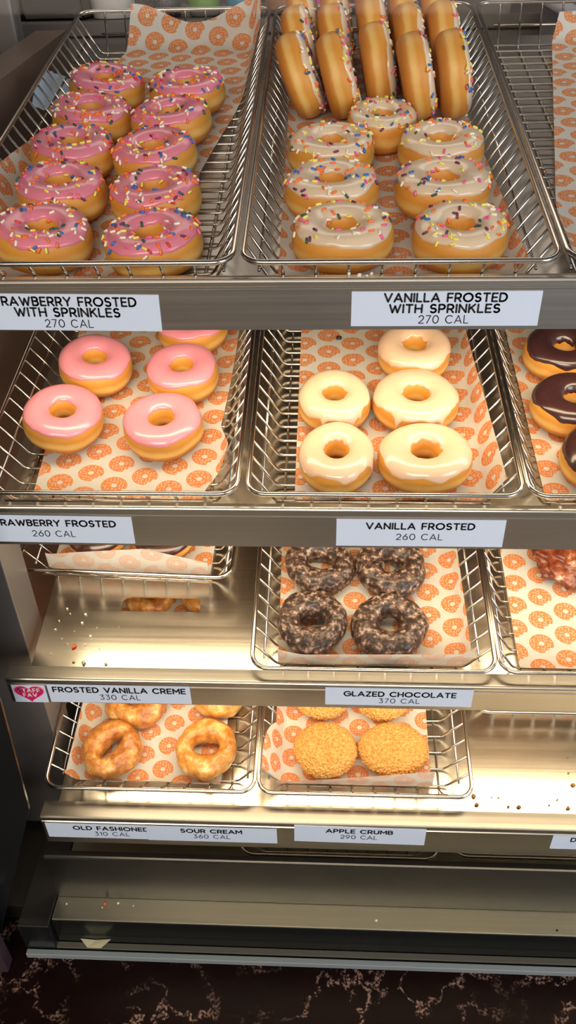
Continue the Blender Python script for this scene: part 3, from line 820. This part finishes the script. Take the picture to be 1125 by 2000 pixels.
bm = bmesh.new(); extrude_x(bm, [(GY0, GZ0), (GY1, GZ1), (GY1 + .0001, GZ1), (GY0 + .0001, GZ0)], -.45, XR)
bm.free(); bm = bmesh.new()
bm.faces.new([bm.verts.new(p) for p in ((-.47, GY0, GZ0), (XR, GY0, GZ0), (XR, GY1, GZ1), (-.47, GY1, GZ1))])
obj('glass_pane', bm, M['glass'], case, label='clear front glass')
bm = bmesh.new()
gy = lambda z, d: GY0 + (GY1 - GY0) * (z - GZ0) / (GZ1 - GZ0) + d
pp = [(-.387, GZ1), (-.387, .590), (-.4705, .345), (-.500, GZ0), (-.85, GZ0), (-.85, GZ1)]
fa = [bm.verts.new((x, gy(z, -.005), z)) for x, z in pp]; ba = [bm.verts.new((x, gy(z, -.0012), z)) for x, z in pp]
bm.faces.new(fa); bm.faces.new(ba[::-1])
for k in range(len(pp)): bm.faces.new((fa[k], ba[k], ba[(k + 1) % len(pp)], fa[(k + 1) % len(pp)]))
bmesh.ops.recalc_face_normals(bm, faces=bm.faces)
obj('end_panel', bm, M['black'], case, label='black glossy outer panel')
obj('gap_shade_box', box(bmesh.new(), -.80, -.4535, .600, 1.45, .2625, .300, .002), M['black_matte'], case)  # black box added to stand in for shade beside the end block
obj('deck_front', box(bmesh.new(), -.4038, XR, .5642, .5648, .2705, .3315), M['black'], case)
obj('block_front', box(bmesh.new(), -.4515, -.406, .5522, .5528, .2705, .3325), M['black'], case)

# counter in front
ct = empty('counter', 'dark brown marbled counter ledge running along the foot of the case', 'counter')
obj('counter_top', box(bmesh.new(), -1.2, 1.3, .02, .75, .215, .2580, .003), M['stone'], ct)
obj('counter_base', box(bmesh.new(), -1.15, 1.25, .06, .72, 0.0, .215), M['black_matte'], ct)
bm = box(bmesh.new(), -.64, -.4715, .520, .5405, .2585, .40, .002)
o = obj('counter_upstand', bm, M['laminate'], ct)

# ------------------------------------------------------------------ crumbs, napkin, scraps
def crumb_mesh(seed, mat, r=.0013):
    bm = bmesh.new(); bmesh.ops.create_icosphere(bm, subdivisions=2, radius=r)
    for v in bm.verts: v.co *= 1 + .5 * noise.noise(v.co / r * 1.3 + Vector((seed, 0, 0)))
    return mesh_of('crumb', bm, mat, True)
Mc = {'w': plain('white_crumb', (.82, .76, .66), .7), 'b': plain('brown_crumb', (.30, .16, .05), .8), 'r': plain('red_crumb', (.75, .12, .03), .5), 'd': plain('dark_crumb', (.035, .012, .012), .6)}
CM = {k: [crumb_mesh(s, Mc[k]) for s in (1, 5)] for k in Mc}
def crumb(c, label, group, i, x, s, sc=1.0, h=.0012, wp=None):
    o = link('crumb', CM[c][random.randrange(2)]); tag(o, label, 'crumb', group)
    if wp is None: place(o, i, x, s, h * sc * .9, random.uniform(0, 6), None, (sc * 1.25, sc * 1.25 * random.uniform(.7, 1), sc * .8))
    else: o.matrix_world = Matrix.Translation(wp) @ Matrix.Diagonal((sc, sc, sc * .8, 1))
for x, s, sc in [(-.365, .098, .8), (-.367, .084, .9), (-.330, .109, 1.2), (-.332, .095, 1.1), (-.316, .074, 1.2), (-.321, .061, .9), (-.331, .035, 1.3), (-.317, .033, 1.9), (-.287, .032, 1.3), (-.365, .046, .8),
                 (-.355, .070, .5), (-.345, .062, .5), (-.340, .082, .5), (-.352, .110, .6), (-.300, .055, .5), (-.310, .088, .5), (-.290, .070, .4), (-.270, .050, .4), (-.358, .118, .9), (-.280, .090, .4)]:
    crumb('w', 'small white crumb on the bare steel of the third shelf', 'white crumbs on the third shelf', 2, x, s, sc)
crumb('r', 'red orange crumb on the bare steel of the third shelf', None, 2, -.335, .057, 2.2)
crumb('d', 'dark brown scrap on the paper beside the white vanilla donuts', None, 1, .020, .332, 2.6, .0035 + .004)
for x, s, sc in [(.223, .022, 2.2), (.226, .010, 1.8), (.249, .021, .8), (.259, .021, .9), (.370, .042, 1.9), (.367, .060, .9), (.371, .084, .7), (.271, .008, 1.2), (.286, .008, 1.8), (.356, .008, 1.6), (.343, .020, 1.0), (.330, .012, .9)]:
    crumb('b', 'brown crumb on the bright bare steel of the lowest shelf', 'brown crumbs on the lowest shelf', 3, x, s, sc)
for x, y, sc in [(.023, .7405, 1.3), (.033, .7365, 1.7), (.045, .741, 1.2), (.040, .7345, 1.0)]:
    crumb('w', 'white sugar crumb on the lip of the top shelf', 'white crumbs on the top lip', 0, 0, 0, sc, wp=(x, y, LIPZ[0] + .0009))
for x, y, c, sc in [(-.308, .5925, 'w', 1.3), (-.284, .589, 'w', .8), (.084, .579, 'w', 1.5), (.348, .5725, 'd', 1.2), (-.331, .585, 'w', .8), (-.387, .589, 'w', 1)]:
    crumb(c, 'tiny crumb on the steel ledge below the kick panel', 'crumbs on the base ledge', 0, 0, 0, sc, wp=(x, y, .3335 + .0009))
crumb('r', 'red sprinkle scrap on the steel ledge below the kick panel', None, 0, 0, 0, 1.8, wp=(-.328, .591, .335))
# napkin behind the tray side
bm = bmesh.new(); gg = []
for a in range(13):
    row = []
    for b in range(19):
        u, v = a / 12, b / 18
        w = .5 + .5 * sin(pi * v)
        row.append(bm.verts.new((-.4080 + .030 * u + .004 * noise.noise(Vector((u * 3, v * 4, 1))), .455 + .12 * v, .008 + .030 * (1 - u) * w + .004 * noise.noise(Vector((u * 4, v * 5, 7))))))
    gg.append(row)
for a in range(12):
    for b in range(18): bm.faces.new((gg[a][b], gg[a + 1][b], gg[a + 1][b + 1], gg[a][b + 1]))
o = obj('napkin', bm, M['napkin'], None, True); tag(o, 'pale blue crumpled napkin wedged behind the top shelf tray', 'napkin'); o.matrix_world = ROW[0]
# scrap of paper under the base ledge
bm = bmesh.new(); pv = [bm.verts.new(p) for p in ((-.357, .5548, .2702), (-.336, .5548, .2702), (-.320, .5628, .2830), (-.345, .5634, .2775), (-.368, .5628, .2815))]
bm.faces.new(pv[:3] + [pv[3]]); bm.faces.new((pv[0], pv[3], pv[4]))
o = obj('paper_scrap', bm, plain('stained_paper', (.42, .40, .24), .7)); tag(o, 'stained triangular paper scrap in the gap under the base ledge', 'paper scrap')
# ------------------------------------------------------------------ behind the case
struct(obj('floor', box(bmesh.new(), -3, 3, -3, 4, -.05, 0), M['floor']))
struct(obj('wall_back', box(bmesh.new(), -3, 3, 3.0, 3.1, 0, 2.8), M['backwall']))
struct(obj('ceiling', box(bmesh.new(), -3, 3, -3, 3.1, 2.8, 2.9), plain('dim_ceiling', (.16, .15, .14), .8)))
bc = empty('back_counter', 'grey counter behind the display case carrying tubs and bottles', 'counter')
obj('counter_top', box(bmesh.new(), -2, 2, 1.80, 2.5, 1.380, 1.405, .003), M['backcounter'], bc)
obj('counter_front', box(bmesh.new(), -1.98, 1.98, 1.82, 2.48, 0, 1.380), M['backcounter'], bc)
p = empty('metal_upright', 'ribbed steel upright at the back corner of the case', 'post')
for q in range(3):
    obj('rib', box(bmesh.new(), -.66 + .046 * q, -.620 + .046 * q, 1.52, 1.56, 0, 2.0, .006), M['steel_post'], p)
for x0, lb in ((-.76, 'dark open pan on the back counter, beside the steel upright'), (-.625, 'dark open pan on the back counter, beside the white tub')):
    t = empty('pan', lb, 'pan', 'dark pans on the back counter'); t.location = (x0, 1.86, 1.4055)
    bm = bmesh.new(); w, d, h = .125, .16, .05
    for a in ((0, w, 0, .004), (0, w, d - .004, d), (0, .004, 0, d), (w - .004, w, 0, d)): box(bm, *a, 0, h)
    box(bm, 0, w, 0, d, 0, .004)
    obj('pan_body', bm, M['darkpan'], t); obj('pan_rim', tube(bmesh.new(), [(0, 0, h), (w, 0, h), (w, d, h), (0, d, h)], .004, 6, True), M['darkpan'], t)
t = empty('tub', 'white plastic tub with a dark band on the back counter', 'tub'); t.location = (-.445, 1.90, 1.4055)
obj('tub_body', lathe(bmesh.new(), [(.036, 0), (.043, .002), (.046, .04), (.046, .045)], 32), plain('white_plastic', (.62, .58, .55), .4), t, True)
obj('tub_band', lathe(bmesh.new(), [(.047, .0455), (.049, .048), (.049, .075), (.047, .078)], 32), M['darkpan'], t, True, 'dark band')
obj('tub_lid', lathe(bmesh.new(), [(.050, .0785), (.052, .08), (.052, .13), (.045, .135)], 32), plain('beige_plastic', (.40, .34, .30), .5), t, True)
bots = [(-.335, 'dark', (.02, .012, .02), (.05, .05, .06), 'dark syrup bottle next to the white tub'), (-.255, 'green', (.10, .10, .09), (.12, .28, .03), 'bottle with a green label behind the pink donuts tray'),
        (-.175, 'blue', (.05, .045, .05), (.03, .22, .38), 'bottle with a blue label behind the pink donuts tray'), (-.095, 'brown', (.05, .02, .012), (.25, .10, .04), 'bottle with a brown label behind the pink donuts tray'),
        (-.015, 'pink', (.04, .03, .03), (.55, .03, .28), 'bottle with a bright pink label behind the pink donuts tray'), (.065, 'plum', (.03, .012, .02), (.10, .03, .06), 'plum coloured bottle behind the upright donuts')]
for x, nm, c, c2, lb in bots:
    t = empty('bottle', lb, 'bottle', 'bottles on the back counter'); t.location = (x, 1.90, 1.4055)
    obj('bottle_body', lathe(bmesh.new(), [(.028, 0), (.032, .004), (.032, .12), (.026, .14), (.012, .165), (.011, .19)], 24), bottle_mat('bottle_' + nm, c), t, True)
    obj('bottle_label', lathe(bmesh.new(), [(.0322, .010), (.0328, .011), (.0328, .040), (.0322, .041)], 24), plain('bottle_label_' + nm, c2, .4), t, True)
    obj('bottle_cap', lathe(bmesh.new(), [(.013, .1905), (.014, .192), (.014, .212), (.012, .214)], 20), M['darkpan'], t, True)
t = empty('machine_housing', 'grey curved machine housing behind the empty top shelf tray', 'machine'); t.location = (.50, 1.66, 0)
bm = lathe(bmesh.new(), [(.10, 0), (.11, .01), (.11, 1.60), (.10, 1.61)], 40)
obj('housing', bm, plain('grey_plastic', (.16, .16, .18), .35), t, True)
obj('hose', tube(bmesh.new(), bend([(-.16, -.10, 1.45), (-.06, -.135, 1.40), (.0, -.135, 1.28), (.01, -.125, 1.1)], .03, 6), .012, 10), plain('light_grey_hose', (.36, .36, .40), .4), t, True, 'lighter grey hose')
t = empty('cardboard_carton', 'brown carton standing behind the empty top shelf tray', 'carton'); t.location = (.62, 1.60, 0)
obj('carton_body', box(bmesh.new(), 0, .2, 0, .2, 0, 1.55, .004), plain('brown_card', (.13, .075, .05), .7), t)
obj('carton_flap', box(bmesh.new(), .01, .19, -.004, -.0005, 1.30, 1.54, .001), plain('brown_card_dark', (.09, .05, .035), .7), t)

# ------------------------------------------------------------------ light
def area(name, loc, direction, sx, sy_, e, col):
    l = bpy.data.lights.new(name, 'AREA'); l.shape = 'RECTANGLE'; l.size = sx; l.size_y = sy_; l.energy = e; l.color = col
    o = bpy.data.objects.new(name, l); COL.link(o); o.location = loc
    o.rotation_euler = Vector(direction).to_track_quat('-Z', 'Y').to_euler()
    return o
for i, e in ((0, 2.3), (1, 2.2), (2, 2.5), (3, .05)):
    area('shelf_light', (.245, LIPY[i] + .055, LIPB[i] - .004), (0, .30, -1), 1.25, .05, e, (1.0, .80, .52))
area('store_light', (-.4, -2.2, 2.45), (0.1, 1.0, -.45), 2.4, 1.0, 85, (1.0, .86, .70))
area('window_light', (2.4, -1.2, 1.7), (-1.0, .75, -.25), 1.8, 1.6, 55, (.70, .84, 1.0))
area('back_light', (0, 2.0, 2.7), (0, -.1, -1), 2.0, .5, 8, (1.0, .86, .72))
w = bpy.data.worlds.new('world'); scene.world = w; w.use_nodes = True
wt = w.node_tree; bg = wt.nodes['Background']
tc = wt.nodes.new('ShaderNodeTexCoord'); sx = wt.nodes.new('ShaderNodeSeparateXYZ'); rp = wt.nodes.new('ShaderNodeValToRGB')
mr = wt.nodes.new('ShaderNodeMapRange')
wt.links.new(tc.outputs['Generated'], sx.inputs[0]); wt.links.new(sx.outputs[0], mr.inputs[0])
mr.inputs[1].default_value = -.30; mr.inputs[2].default_value = .55
wt.links.new(mr.outputs[0], rp.inputs[0]); wt.links.new(rp.outputs[0], bg.inputs[0])
rp.color_ramp.elements[0].color = (.26, .205, .175, 1); rp.color_ramp.elements[1].color = (.56, .60, .72, 1)
bg.inputs[1].default_value = .5
scene.view_settings.view_transform = 'Standard'
scene.view_settings.exposure = 0.0
